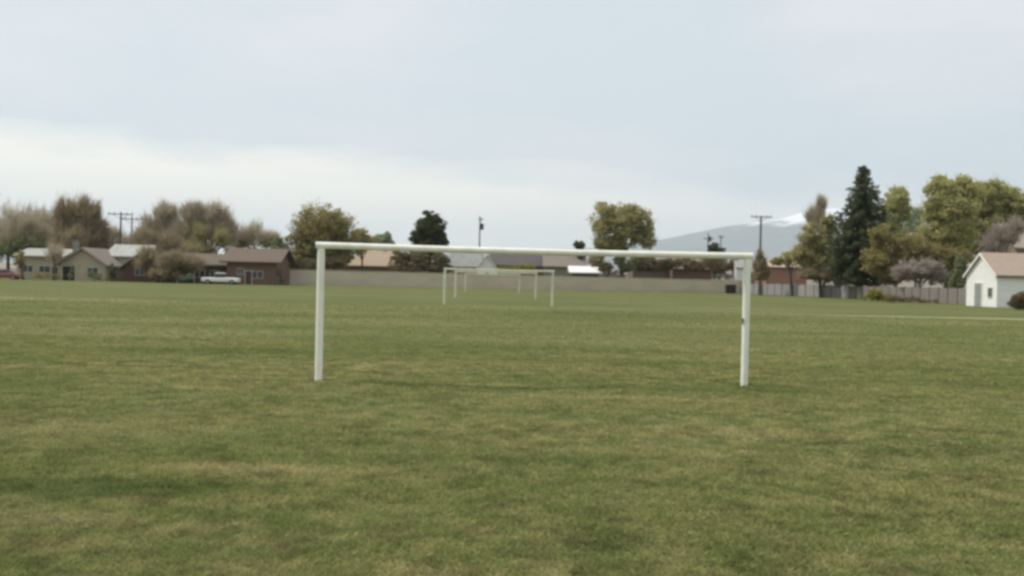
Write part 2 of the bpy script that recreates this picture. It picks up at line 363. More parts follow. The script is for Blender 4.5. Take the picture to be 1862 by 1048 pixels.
# ------------------------------------------------------------------ long wall and side fence
m_block = mat('grey_tan_blockwork', (0.56, 0.49, 0.375), (0.48, 0.42, 0.325), scale=0.25, stretch=(1, 1, 3))
m_cap = mat('wall_cap', (0.50, 0.45, 0.36), scale=1)
m_slat = mat('weathered_grey_boards', (0.235, 0.22, 0.205), (0.165, 0.155, 0.145), scale=0.8, stretch=(3, 3, .3))
m_slat2 = mat('weathered_brown_boards', (0.27, 0.24, 0.21), (0.19, 0.17, 0.15), scale=0.8, stretch=(3, 3, .3))
m_fpost = mat('dark_fence_post', (0.12, 0.11, 0.10))
def run(name, label, cat, A, B, h, th, m, pm, step, pw, cap=None, group=None):
    A = Vector((*A, 0)); B = Vector((*B, 0)); Ln = (B-A).length
    root = empty(name, A, label, cat, math.atan2(B.y-A.y, B.x-A.x), group)
    n = max(1, round(Ln/step)); 
    if name == 'block_wall':
        MB().box(0, Ln, -th/2, th/2, 0, h).build('wall_panel', m, root)
    else:
        pb = MB(); nb_ = int(Ln/0.15)
        for i in range(nb_):
            x = Ln*i/nb_; pb.box(x+.004, x+Ln/nb_-.004, -th/2+(.012 if i % 2 else 0), th/2, 0.04, h-random.random()*.03)
        pb.build('boards', m, root)
        rl = MB()
        for z in (0.4, h-.35): rl.box(0, Ln, th/2, th/2+.05, z, z+.09)
        rl.build('rail', pm, root)
    for i in range(n+1):
        x = Ln*i/n; MB().box(x-pw/2, x+pw/2, -th/2-.04, th/2+.10, 0, h+.06).build('post', pm, root)
    if cap:
        MB().box(-.05, Ln+.05, -th/2-.06, th/2+.13, h+.063, h+.15).build('cap', cap, root)
    return root
YW0, YW1 = 160, 186
wa, wb = (XY(512, YW0), YW0), (XY(1344, YW1), YW1)
run('block_wall', 'long low grey tan block wall closing the far end of the field', 'wall', wa, wb, 2.45, .2, m_block, m_block, 9, .45, m_cap)
fa, fb, fc = (XY(1346, 186), 186), (XY(1545, 152), 152), (XY(1760, 113), 113)
run('board_fence', 'pale grey board fence between the wall corner and the big conifer', 'fence', fa, fb, 2.0, .03, mat('pale_grey_boards', (0.38, 0.35, 0.35), (0.28, 0.265, 0.26), scale=.8, stretch=(3, 3, .3)), m_fpost, 2.6, .12, group='board fences on the right')
run('board_fence', 'brownish grey board fence between the big conifer and the white barn', 'fence', fb, fc, 1.95, .03, m_slat2, m_fpost, 2.6, .12, group='board fences on the right')

# ------------------------------------------------------------------ houses
m_glass = mat('dark_window_glass', (0.03, 0.035, 0.04), rough=0.15, spec=0.6)
m_frame = mat('white_frame', (0.65, 0.64, 0.60))
def C(name, c, c2=None, **k): return mat(name, c, c2, **k)
m_beige = C('beige_siding', (0.42, 0.36, 0.27), (0.36, 0.31, 0.23), scale=1, stretch=(.2, .2, 3))
m_greyside = C('grey_siding', (0.27, 0.25, 0.21), scale=1, stretch=(.2, .2, 3))
m_cream = C('cream_siding', (0.55, 0.51, 0.43), (0.48, 0.44, 0.36), scale=1)
m_brick = C('dark_red_brick', (0.135, 0.075, 0.06), (0.10, 0.06, 0.05), scale=3, stretch=(1, 1, 3))
m_brick2 = C('brown_brick', (0.185, 0.12, 0.09), (0.15, 0.098, 0.075), scale=3, stretch=(1, 1, 3))
m_redbrick = C('salmon_brick', (0.36, 0.19, 0.15), (0.30, 0.16, 0.13), scale=3)
m_white = C('white_siding', (0.84, 0.83, 0.80), (0.76, 0.75, 0.72), scale=1.2, stretch=(.3, .3, 4))
r_pale = C('pale_roofing', (0.38, 0.375, 0.34), (0.31, 0.305, 0.275), scale=1, stretch=(4, .5, 1))
r_pale2 = C('pale_metal_roofing', (0.42, 0.42, 0.38), (0.31, 0.31, 0.29), scale=1.2, stretch=(3, .2, .2))
r_tan = C('tan_shingles', (0.37, 0.285, 0.20), (0.31, 0.24, 0.17), scale=2, stretch=(1, 3, 3))
r_brown = C('brown_shingles', (0.165, 0.12, 0.09), (0.12, 0.09, 0.07), scale=2, stretch=(1, 3, 3))
r_dark = C('dark_shingles', (0.115, 0.10, 0.095), (0.09, 0.08, 0.075), scale=2)
r_greytan = C('grey_tan_shingles', (0.24, 0.20, 0.165), (0.19, 0.165, 0.14), scale=2)
r_barn = C('pinkish_tan_shingles', (0.39, 0.30, 0.24), (0.32, 0.245, 0.195), scale=1.5, stretch=(1, 3, 3))
m_dark = C('dark_opening', (0.035, 0.03, 0.03))
m_fascia = C('fascia_board', (0.30, 0.27, 0.22))
m_brownboard = C('brown_painted_wood', (0.11, 0.07, 0.05))
def window(root, x, z, w, h, y=0, face='y', m=m_frame):
    if face == 'y':
        fr = MB(); tk = .07
        for a in ((x-w/2, x+w/2, z, z+tk), (x-w/2, x+w/2, z+h-tk, z+h), (x-w/2, x-w/2+tk, z+tk, z+h-tk), (x+w/2-tk, x+w/2, z+tk, z+h-tk), (x-tk/2, x+tk/2, z+tk, z+h-tk)):
            fr.box(a[0], a[1], y-.07, y-.003, a[2], a[3])
        o = fr.build('window', m, root); MB().box(x-w/2+.02, x+w/2-.02, y-.035, y-.004, z+.02, z+h-.02).build('pane', m_glass, o)
    else:
        fr = MB(); tk = .07
        for a in ((x-w/2, x+w/2, z, z+tk), (x-w/2, x+w/2, z+h-tk, z+h), (x-w/2, x-w/2+tk, z+tk, z+h-tk), (x+w/2-tk, x+w/2, z+tk, z+h-tk), (x-tk/2, x+tk/2, z+tk, z+h-tk)):
            fr.box(y-.07, y-.003, a[0], a[1], a[2], a[3])
        o = fr.build('window', m, root); MB().box(y-.035, y-.004, x-w/2+.02, x+w/2-.02, z+.02, z+h-.02).build('pane', m_glass, o)
def door(root, x, w, h, m, y=0, handle=True):
    o = MB().box(x-w/2, x+w/2, y-.05, y-.003, 0.02, h).build('door', m, root)
    tr_ = MB(); tr_.box(x-w/2-.1, x-w/2-.002, y-.06, y-.004, 0.02, h+.1); tr_.box(x+w/2+.002, x+w/2+.1, y-.06, y-.004, 0.02, h+.1); tr_.box(x-w/2, x+w/2, y-.06, y-.004, h+.003, h+.1)
    tr_.build('door_frame', m_frame, o)
    if handle: MB().box(x+w/2-.16, x+w/2-.1, y-.1, y-.052, h*.45, h*.45+.06).build('handle', m_steel, o)
def house(label, px0, px1, Y, yr, ye, D, mw, mr, mode='side', wins=(), doors=(), chim=None, name='house', cat='house', over=.5, rz=0, group=None, trim=m_fascia):
    """px0..px1 wall extent, ridge and eave heights from photo rows; windows as (frac, w, z, h)"""
    cx = (px0+px1)/2; w = XY(px1, Y)-XY(px0, Y)
    zr, ze = Z(cx, yr, Y+D/2 if mode == 'side' else Y), Z(cx, ye, Y)
    root = empty(name, (XY(cx, Y), Y, 0), label, cat, rz, group)
    hw = w/2; tk = .16
    if mode == 'side':
        MB().prismx([(0, -.2), (D, -.2), (D, ze), (D/2, zr-.05), (0, ze)], -hw, hw).build('wall', mw, root)
        sl = (zr-ze)/(D/2); o = over
        rf = MB()
        rf.prismx([(-o, ze-sl*o+.02), (D/2, zr+.02), (D/2, zr+.02+tk), (-o, ze-sl*o+.02+tk)], -hw-o, hw+o)
        rf.prismx([(D/2, zr+.02), (D+o, ze-sl*o+.02), (D+o, ze-sl*o+.02+tk), (D/2, zr+.02+tk)], -hw-o, hw+o)
        rfo = rf.build('roof', mr, root)
        MB().box(-hw-o, hw+o, -o-.06, -o-.002, ze-sl*o-.05, ze-sl*o+.02+tk*.8).build('fascia', trim, root)
        yc = D*.45
    else:
        MB().prism([(-hw, -.2), (hw, -.2), (hw, ze), (0, zr-.05), (-hw, ze)], 0, D).build('wall', mw, root)
        sl = (zr-ze)/hw; o = over
        rf = MB()
        rf.prism([(-hw-o, ze-sl*o+.02), (0, zr+.02), (0, zr+.02+tk), (-hw-o, ze-sl*o+.02+tk)], -o, D+o)
        rf.prism([(0, zr+.02), (hw+o, ze-sl*o+.02), (hw+o, ze-sl*o+.02+tk), (0, zr+.02+tk)], -o, D+o)
        rfo = rf.build('roof', mr, root)
        bg = MB(); bt = .03
        bg.prism([(-hw-o, ze-sl*o-.12), (0, zr-.12), (0, zr+tk*.8), (-hw-o, ze-sl*o+tk*.8)], -o-.06, -o-.004)
        bg.prism([(0, zr-.12), (hw+o, ze-sl*o-.12), (hw+o, ze-sl*o+tk*.8), (0, zr+tk*.8)], -o-.06, -o-.004)
        bg.build('barge_board', trim, root)
        yc = D*.5
    for fr_, ww, z, hh_ in wins: window(root, -hw+w*fr_, z, ww, hh_)
    for fr_, ww, hh_, m in doors: door(root, -hw+w*fr_, ww, hh_, m)
    if chim:
        cxp, top, cw, cm = chim
        x = XY(cxp, Y+yc)-XY(cx, Y); zt = Z(cxp, top, Y+yc)
        c = MB().box(x-cw/2, x+cw/2, yc-cw/2, yc+cw/2, ze, zt).build('chimney', cm, rfo)
        MB().box(x-cw/2-.07, x+cw/2+.07, yc-cw/2-.07, yc+cw/2+.07, zt+.003, zt+.12).build('chimney_cap', m_fascia, rfo)
    return root
HL = 152
house('house with pale roof and beige wall near the left edge, behind a low hedge', 30, 112, HL+2, 454, 466, 9, m_beige, r_pale, wins=[(.25, 1.6, 1.1, 1.1), (.62, 1.8, 1.1, 1.1)], doors=[(.85, .95, 2.1, m_brownboard)])
house('small house with grey tan gable facing the field and a chimney on its peak', 108, 192, HL-1, 452, 480, 9, C('tan_siding', (0.46, 0.39, 0.29), (0.40, 0.34, 0.25), scale=1), r_greytan, 'front', wins=[(.72, 1.7, 1.0, 1.1)], doors=[(.2, 1.9, 2.2, m_dark)], chim=(137, 438, .75, m_greyside), over=.6)
house('house with long pale metal roof behind the two left power poles', 193, 262, HL+6, 447, 466, 9, m_cream, r_pale2, wins=[(.3, 1.4, 1.0, 1.1), (.7, 1.2, 1.0, 1.1)], doors=[(.12, .95, 2.1, m_dark)])
house('dark red brick house with its gable facing the field and a brown chimney', 224, 284, HL, 462, 484, 8, m_brick, r_brown, 'front', wins=[(.5, 1.5, 1.0, 1.1)], chim=(290, 447, 1.1, m_brick2), over=.6)
house('long low brown brick house with dark openings beside the white pickup', 292, 414, HL+1, 463, 480, 10, m_brick, C('olive_brown_shingles', (0.15, 0.125, 0.09), scale=2), wins=[(.58, 1.6, .9, 1.2), (.8, 1.4, .9, 1.2)], doors=[(.12, 2.4, 2.2, m_dark), (.38, 2.4, 2.2, m_dark)], over=.7)
house('wide brown house with deep brown eaves at the left end of the long wall', 412, 502, HL-1, 454, 474, 9, m_brick2, r_brown, wins=[(.27, 1.0, 1.5, 1.0), (.62, 1.7, 1.0, 1.1)], doors=[(.44, .95, 2.1, m_brownboard)], over=.9, trim=m_brownboard)

HB = 200
house('tan roofed house beyond the wall with a lower wing, left in the near goal', 655, 716, HB+6, 456, 472, 9, C('ochre_render', (0.40, 0.30, 0.19)), r_tan, wins=[(.5, 1.5, 1.5, 1.0)], chim=(694, 449, .8, m_white), cat='house')
house('low tan roofed garage wing in front of the tan house', 622, 722, HB-4, 469, 483, 7, C('brown_render', (0.25, 0.16, 0.10)), r_tan, wins=[(.3, 1.3, 1.2, 1.0)], doors=[(.7, 2.4, 2.1, m_brownboard)], over=.5)
house('house with grey corrugated roof beyond the wall, left of the white gable', 818, 872, HB+8, 458, 484, 10, m_greyside, C('grey_green_metal_roof', (0.30, 0.31, 0.28), (0.20, 0.21, 0.19), scale=1.2, stretch=(2.5, .4, .4)), wins=[(.5, 1.5, 1.5, 1)])
house('white gabled house end in the middle beyond the wall', 867, 903, HB-1, 464, 488, 8, m_white, r_dark, 'front', wins=[(.5, .8, 2.4, .7)], over=.3, trim=m_white)
house('wide house with dark brown roof beyond the wall, above the far goals', 892, 1002, HB+16, 458, 482, 12, C('mauve_render', (0.22, 0.17, 0.15)), r_dark, wins=[(.3, 1.5, 1.5, 1), (.7, 1.5, 1.5, 1)], chim=(960, 454, .8, m_brick2))
house('grey tan roofed house beyond the wall, between dark roof and round tree', 990, 1062, HB+12, 462, 484, 10, m_greyside, r_greytan, wins=[(.5, 1.5, 1.5, 1)])
house('low brown house beyond the wall, right of the round tree', 1150, 1225, HB+4, 472, 487, 9, C('brown_siding', (0.20, 0.16, 0.12)), r_greytan, wins=[(.5, 1.5, 1.5, 1)])
house('pinkish roofed house beyond the wall, left of the right goalpost', 1222, 1292, HB, 470, 488, 9, m_brick2, C('pinkish_shingles', (0.28, 0.20, 0.16), scale=2), wins=[(.6, 1.5, 1.5, 1)])
house('salmon brick house behind the pale fence, right of the near goal', 1392, 1466, 196, 474, 486, 9, m_redbrick, C('cream_red_shingles', (0.40, 0.27, 0.2), (.5, .42, .33), scale=.8), wins=[(.3, 1.5, 1.0, 1.1), (.75, 1.3, 1.0, 1.1)])

house('low shed with bright white roof beyond the wall, left of the grey round tree', 1040, 1088, 192, 486, 495, 6, m_brownboard, m_white, name='shed', cat='shed', over=.7, trim=m_white)
house('house with broad pinkish brown roof rising behind the white barn', 1846, 1990, 124, 412, 450, 9, C('pale_brown_render', (0.33, 0.27, 0.22)), C('pinkish_brown_shingles', (0.36, 0.29, 0.24), (0.28, 0.23, 0.19), scale=2), wins=[(.3, 1.5, 1.2, 1.1)])
# white shed peeping past the right post of the near goal
house('small white shed beside the right post of the near goal', 1338, 1352, 190, 476, 487, 3, m_white, r_pale, wins=[(.5, .7, 1.8, .8)], name='shed', cat='shed', over=.2)

# white barn on the right: near corner at px 1812, gable end facing left
YB = 104; bx0 = XY(1812, YB); DB = 7.0; LB = 13.0
ze, zr = Z(1812, 500, YB), Z(1786, 462, YB+DB/2)
barn = empty('barn', (bx0, YB, 0), 'white gabled barn with pinkish tan roof at the right edge', 'barn')
MB().prismx([(0, -.2), (DB, -.2), (DB, ze), (DB/2, zr-.05), (0, ze)], 0, LB).build('wall', m_white, barn)
sl = (zr-ze)/(DB/2); o_ = .32
rf = MB()
rf.prismx([(-o_, ze-sl*o_+.02), (DB/2, zr+.02), (DB/2, zr+.17), (-o_, ze-sl*o_+.17)], -.25, LB+.25)
rf.prismx([(DB/2, zr+.02), (DB+o_, ze-sl*o_+.02), (DB+o_, ze-sl*o_+.17), (DB/2, zr+.17)], -.25, LB+.25)
rf.build('roof', r_barn, barn)
MB().box(-.25, LB+.25, -o_-.05, -o_-.002, ze-sl*o_-.06, ze-sl*o_+.15).build('fascia', C('brown_grey_trim', (0.22, 0.17, 0.14)), barn)
bg = MB()
bg.prismx([(-o_, ze-sl*o_-.14), (DB/2, zr-.14), (DB/2, zr+.12), (-o_, ze-sl*o_+.12)], -.31, -.253)
bg.prismx([(DB/2, zr-.14), (DB+o_, ze-sl*o_-.14), (DB+o_, ze-sl*o_+.12), (DB/2, zr+.12)], -.31, -.253)
bg.build('barge_board', m_white, barn)
dm = MB().box(-.05, -.003, 3.3, 4.9, .02, 2.5).build('door', C('grey_green_door', (0.30, 0.33, 0.31)), barn)
fr = MB(); fr.box(-.07, -.004, 3.15, 3.297, .02, 2.6); fr.box(-.07, -.004, 4.903, 5.05, .02, 2.6); fr.box(-.07, -.004, 3.3, 4.9, 2.503, 2.62); fr.build('door_frame', m_white, dm)
MB().box(-.12, -.052, 3.4, 3.46, 1.05, 1.2).build('handle', m_steel, dm)
window(barn, 1.4, 1.0, 1.0, 1.1, 0, 'x'); window(barn, 6.5, 1.2, 1.0, .9, 0, 'y')

# ------------------------------------------------------------------ utility poles
m_pole = mat('weathered_pole_wood', (0.14, 0.13, 0.13), (0.10, 0.095, 0.095), scale=2, stretch=(2, 2, .2))
m_tank = mat('grey_transformer', (0.13, 0.14, 0.16))
m_ins = mat('insulator', (0.10, 0.09, 0.09))
def pole(label, px, Y, ytop, arms=((.35, 2.4),), rz=0.0, tank=None, rad=.17):
    h = Z(px, ytop, Y); root = empty('utility_pole', (P(px, ytop, Y)[0], Y, 0), label, 'power pole', rz, 'power poles behind the houses')
    MB().tube([(0, 0, -.3), (0, 0, h*.5), (0, 0, h)], [rad*1.25, rad*1.05, rad*.8], 10).build('pole', m_pole, root)
    for dz, w in arms:
        a = MB().box(-w/2, w/2, -rad-.14, -rad*.8-.002, h-dz-.16, h-dz); a = a.build('crossarm', m_pole, root)
        ins = MB()
        for k in (-.47, -.25, .25, .47): ins.tube([(k*w, -rad-.07, h-dz+.002), (k*w, -rad-.07, h-dz+.12), (k*w, -rad-.07, h-dz+.26)], [.05, .08, .05], 8)
        ins.build('insulators', m_ins, a)
        br = MB(); br.tube([(-w*.3, -rad-.09, h-dz-.18), (0, -rad*.9, h-dz-.9)], .035, 6); br.tube([(w*.3, -rad-.09, h-dz-.18), (0, -rad*.9, h-dz-.9)], .035, 6); br.build('brace', m_pole, a)
    if tank:
        for (dx, dz, tr_, th_) in tank:
            MB().tube([(dx, -.1, h-dz-th_), (dx, -.1, h-dz-th_+.05), (dx, -.1, h-dz), (dx, -.1, h-dz+.08)], [tr_*.85, tr_, tr_, tr_*.6], 14).build('transformer', m_tank, root)
    return root
pole('power pole with wide crossarm behind the left houses, beside the tall brown tree', 220, 172, 386, ((.3, 4.2), ), .1)
pole('thinner second power pole just right of the first behind the left houses', 240, 178, 393, ((.5, 4.2),), -.1, rad=.14)
pole('distant power pole with a round transformer, above the middle of the crossbar', 873, 235, 394, ((.6, 1.4), ), .9, tank=((.62, 1.7, .45, 1.4),), rad=.17)
pole('short far power pole with transformer near the right end of the crossbar', 1288, 250, 424, ((1.4, 2.6),), .2, tank=((.4, .9, .42, 1.2),), rad=.15)
pole('far small bare power pole beside the little dark tree', 1311, 270, 428, ((.4, 1.6),), .3, rad=.13)
pole('tall power pole with a flat crossarm against the snowy mountain', 1384, 178, 393, ((.12, 3.7),), 0, rad=.2)

# ------------------------------------------------------------------ vehicles and box
m_tyre = mat('tyre_rubber', (0.02, 0.02, 0.02)); m_rim = mat('rim_metal', (0.35, 0.35, 0.36), rough=.4, metal=.6)
m_carw = mat('white_car_paint', (0.78, 0.78, 0.74), (0.74, 0.74, 0.70), rough=.3, spec=.5)
m_carr = mat('dark_red_car_paint', (0.22, 0.06, 0.05), (0.20, 0.06, 0.05), rough=.3, spec=.5)
m_lamp = mat('headlamp_lens', (0.7, 0.7, 0.65), rough=.2); m_tail = mat('tail_lamp_lens', (0.3, 0.02, 0.02), rough=.3)
def wheels(root, xs, hw, rr=.33):
    for x in xs:
        for s in (-1, 1):
            y = s*hw; w = MB().tube([(x, y-.11, rr), (x, y-.09, rr), (x, y+.09, rr), (x, y+.11, rr)], [rr*.85, rr, rr, rr*.85], 20).build('wheel', m_tyre, root)
            MB().tube([(x, y+s*.10, rr), (x, y+s*.125, rr)], rr*.58, 16).build('rim', m_rim, w)
def loft(sec):  # sections: list of (x, [(y,z)...])
    mb = MB(); n = len(sec[0][1])
    vs = [(x, y, z) for x, p in sec for y, z in p]; fs = []
    for i in range(len(sec)-1):
        for k in range(n): k2 = (k+1) % n; fs.append((i*n+k, (i+1)*n+k, (i+1)*n+k2, i*n+k2))
    fs += [tuple(range(n)), tuple((len(sec)-1)*n+k for k in range(n))[::-1]]
    return mb.add(vs, fs)
def bodysec(hw, zt, zb=.3): return [(-hw*.92, zb), (-hw, zb+.18), (-hw, zt-.15), (-hw*.9, zt), (hw*.9, zt), (hw, zt-.15), (hw, zb+.18), (hw*.92, zb)]
def cabsec(hw, zt, zb): return [(-hw, zb), (-hw*.84, zt-.05), (-hw*.76, zt), (hw*.76, zt), (hw*.84, zt-.05), (hw, zb)]
def sedan(label, loc, rz, m):
    root = empty('parked_car', loc, label, 'car', rz)
    loft([(-2.2, bodysec(.78, .82)), (-2.1, bodysec(.85, .9)), (-1.2, bodysec(.88, .95)), (1.0, bodysec(.88, .95)), (2.0, bodysec(.84, .82)), (2.2, bodysec(.74, .7))]).build('body', m, root, bevel=.04)
    loft([(-1.55, cabsec(.8, .97, .93)), (-1.0, cabsec(.8, 1.40, .93)), (.1, cabsec(.8, 1.45, .93)), (.45, cabsec(.8, 1.38, .93)), (1.15, cabsec(.8, .97, .93))]).build('windows', m_glass, root)
    loft([(-.98, [(-.66, 1.405), (-.6, 1.45), (.6, 1.45), (.66, 1.405)]), (.1, [(-.66, 1.455), (-.6, 1.49), (.6, 1.49), (.66, 1.455)]), (.45, [(-.66, 1.39), (-.6, 1.43), (.6, 1.43), (.66, 1.39)])]).build('roof_panel', m, root)
    wheels(root, (-1.35, 1.35), .8)
    for s in (-1, 1):
        MB().box(2.1, 2.23, s*.62-.15, s*.62+.15, .58, .7).build('headlight', m_lamp, root)
        MB().box(-2.24, -2.1, s*.64-.13, s*.64+.13, .66, .8).build('tail_light', m_tail, root)
    return root
def pickup(label, loc, rz, m):
    root = empty('pickup_truck', loc, label, 'pickup truck', rz)
    loft([(-2.75, bodysec(.85, .98, .4)), (-2.6, bodysec(.92, 1.0, .38)), (.2, bodysec(.93, 1.02, .38)), (1.2, bodysec(.93, 1.04, .38)), (2.5, bodysec(.9, .98, .38)), (2.7, bodysec(.82, .9, .4))]).build('body', m, root, bevel=.04)
    loft([(-.75, cabsec(.86, 1.5, 1.0)), (-.6, cabsec(.86, 1.68, 1.0)), (.6, cabsec(.86, 1.68, 1.0)), (1.35, cabsec(.86, 1.06, 1.0))]).build('windows', m_glass, root)
    loft([(-.72, [(-.72, 1.62), (-.64, 1.74), (.64, 1.74), (.72, 1.62)]), (.65, [(-.72, 1.62), (-.64, 1.74), (.64, 1.74), (.72, 1.62)])]).build('roof_panel', m, root)
    MB().box(-2.5, -.95, -.75, .75, 1.0, 1.012).build('bed', m_dark, root)
    wheels(root, (-1.75, 1.75), .85, .37)
    for s in (-1, 1):
        MB().box(2.6, 2.73, s*.66-.15, s*.66+.15, .7, .86).build('headlight', m_lamp, root)
        MB().box(-2.79, -2.66, s*.76-.08, s*.76+.08, .62, .88).build('tail_light', m_tail, root)
    return root
pickup('white pickup truck parked side on before the brown houses on the left', (XY(402, 147), 147, 0), .06, m_carw)
sedan('dark red car parked at the far left edge, partly out of frame', (XY(10, 146), 146, 0), .12, m_carr)
bx = empty('utility_cabinet', (XY(1328, 176), 176, 0), 'dark brown box cabinet at the wall foot by the right goalpost', 'utility box')
MB().box(-.95, .95, -.5, .5, .0, .12).build('plinth', m_block, bx)
MB().box(-.9, .9, -.45, .45, .123, 1.62).build('body', m_brownboard, bx, bevel=.03)
MB().box(-.97, .97, -.52, .52, 1.623, 1.74).build('lid', m_brownboard, bx, bevel=.02)
for s in (-1, 1): MB().box(s*.43-.38, s*.43+.38, -.49, -.455, .25, 1.5).build('door', m_dark, bx)

# ------------------------------------------------------------------ trees
m_bark = mat('bark', (0.13, 0.105, 0.085), (0.085, 0.07, 0.06), scale=2, stretch=(3, 3, .5), bump=.4)
m_bark2 = mat('pale_bark', (0.19, 0.165, 0.14), (0.13, 0.11, 0.095), scale=2, stretch=(3, 3, .5), bump=.4)
LM = {
 'bare_brown': leafmat('twigs_brown', (0.362, 0.278, 0.206), (0.290, 0.239, 0.170), (0.422, 0.366, 0.206)),
 'bare_grey': leafmat('twigs_grey', (0.485, 0.416, 0.340), (0.381, 0.329, 0.265), (0.524, 0.480, 0.302)),
 'olive': leafmat('olive_bud_leaves', (0.352, 0.295, 0.122), (0.266, 0.201, 0.111), (0.386, 0.353, 0.144)),
 'olive_grey': leafmat('grey_olive_leaves', (0.400, 0.377, 0.210), (0.290, 0.270, 0.166), (0.484, 0.436, 0.189)),
 'lime': leafmat('fresh_lime_leaves', (0.44, 0.43, 0.18), (0.34, 0.335, 0.155), (0.56, 0.54, 0.26)),
 'green': leafmat('dull_green_leaves', (0.217, 0.248, 0.122), (0.170, 0.201, 0.100), (0.290, 0.308, 0.177)),
 'greygreen': leafmat('grey_green_leaves', (0.290, 0.353, 0.244), (0.242, 0.283, 0.199), (0.412, 0.449, 0.310)),
 'conifer': leafmat('dark_conifer_needles', (0.086, 0.109, 0.056), (0.072, 0.085, 0.050), (0.149, 0.165, 0.081)),
 'conifer2': leafmat('blue_green_needles', (0.108, 0.123, 0.078), (0.101, 0.108, 0.054), (0.191, 0.184, 0.098)),
 'brownhedge': leafmat('brown_hedge', (0.214, 0.163, 0.096), (0.154, 0.135, 0.077), (0.257, 0.211, 0.124)),
 'blossom': leafmat('pale_pink_blossom', (0.440, 0.374, 0.330), (0.297, 0.248, 0.215), (0.506, 0.440, 0.396)),
 'yellow': leafmat('yellow_green_shrub', (0.264, 0.257, 0.053), (0.185, 0.178, 0.048), (0.370, 0.356, 0.083)),
 'pinkbare': leafmat('pinkish_twigs', (0.42, 0.345, 0.29), (0.32, 0.27, 0.235), (0.47, 0.40, 0.34)),
}
def leaves(C0, Rr, n, size, aspect=1.0, flat=0.0):
    """n random quads round clump centres C0 (k,3) with radii Rr (k,)"""
    k = len(C0); idx = rng.integers(0, k, n)
    dv = rng.normal(size=(n, 3)); dv /= np.linalg.norm(dv, axis=1)[:, None]
    p = C0[idx]+dv*(Rr[idx]*rng.random(n)**0.45)[:, None]*np.array([1, 1, .75])
    a = rng.normal(size=(n, 3)); a[:, 2] *= (1-flat); a /= np.linalg.norm(a, axis=1)[:, None]
    b = rng.normal(size=(n, 3)); b = np.cross(a, b); b /= np.linalg.norm(b, axis=1)[:, None]
    s = size*(0.6+0.8*rng.random(n))
    A = a*(s*aspect)[:, None]/2; B = b*(s/aspect)[:, None]/2
    V = np.stack([p-A, p-B*.8, p+A, p+B], 1)
    return V, idx
def lobes_world(lobes, Y, squash=1.0):
    out = []
    for (cx, cy, rx, ry) in lobes:
        c = P(cx, cy, Y); s = Y/F; out.append((c, rx*s, ry*s))
    return out
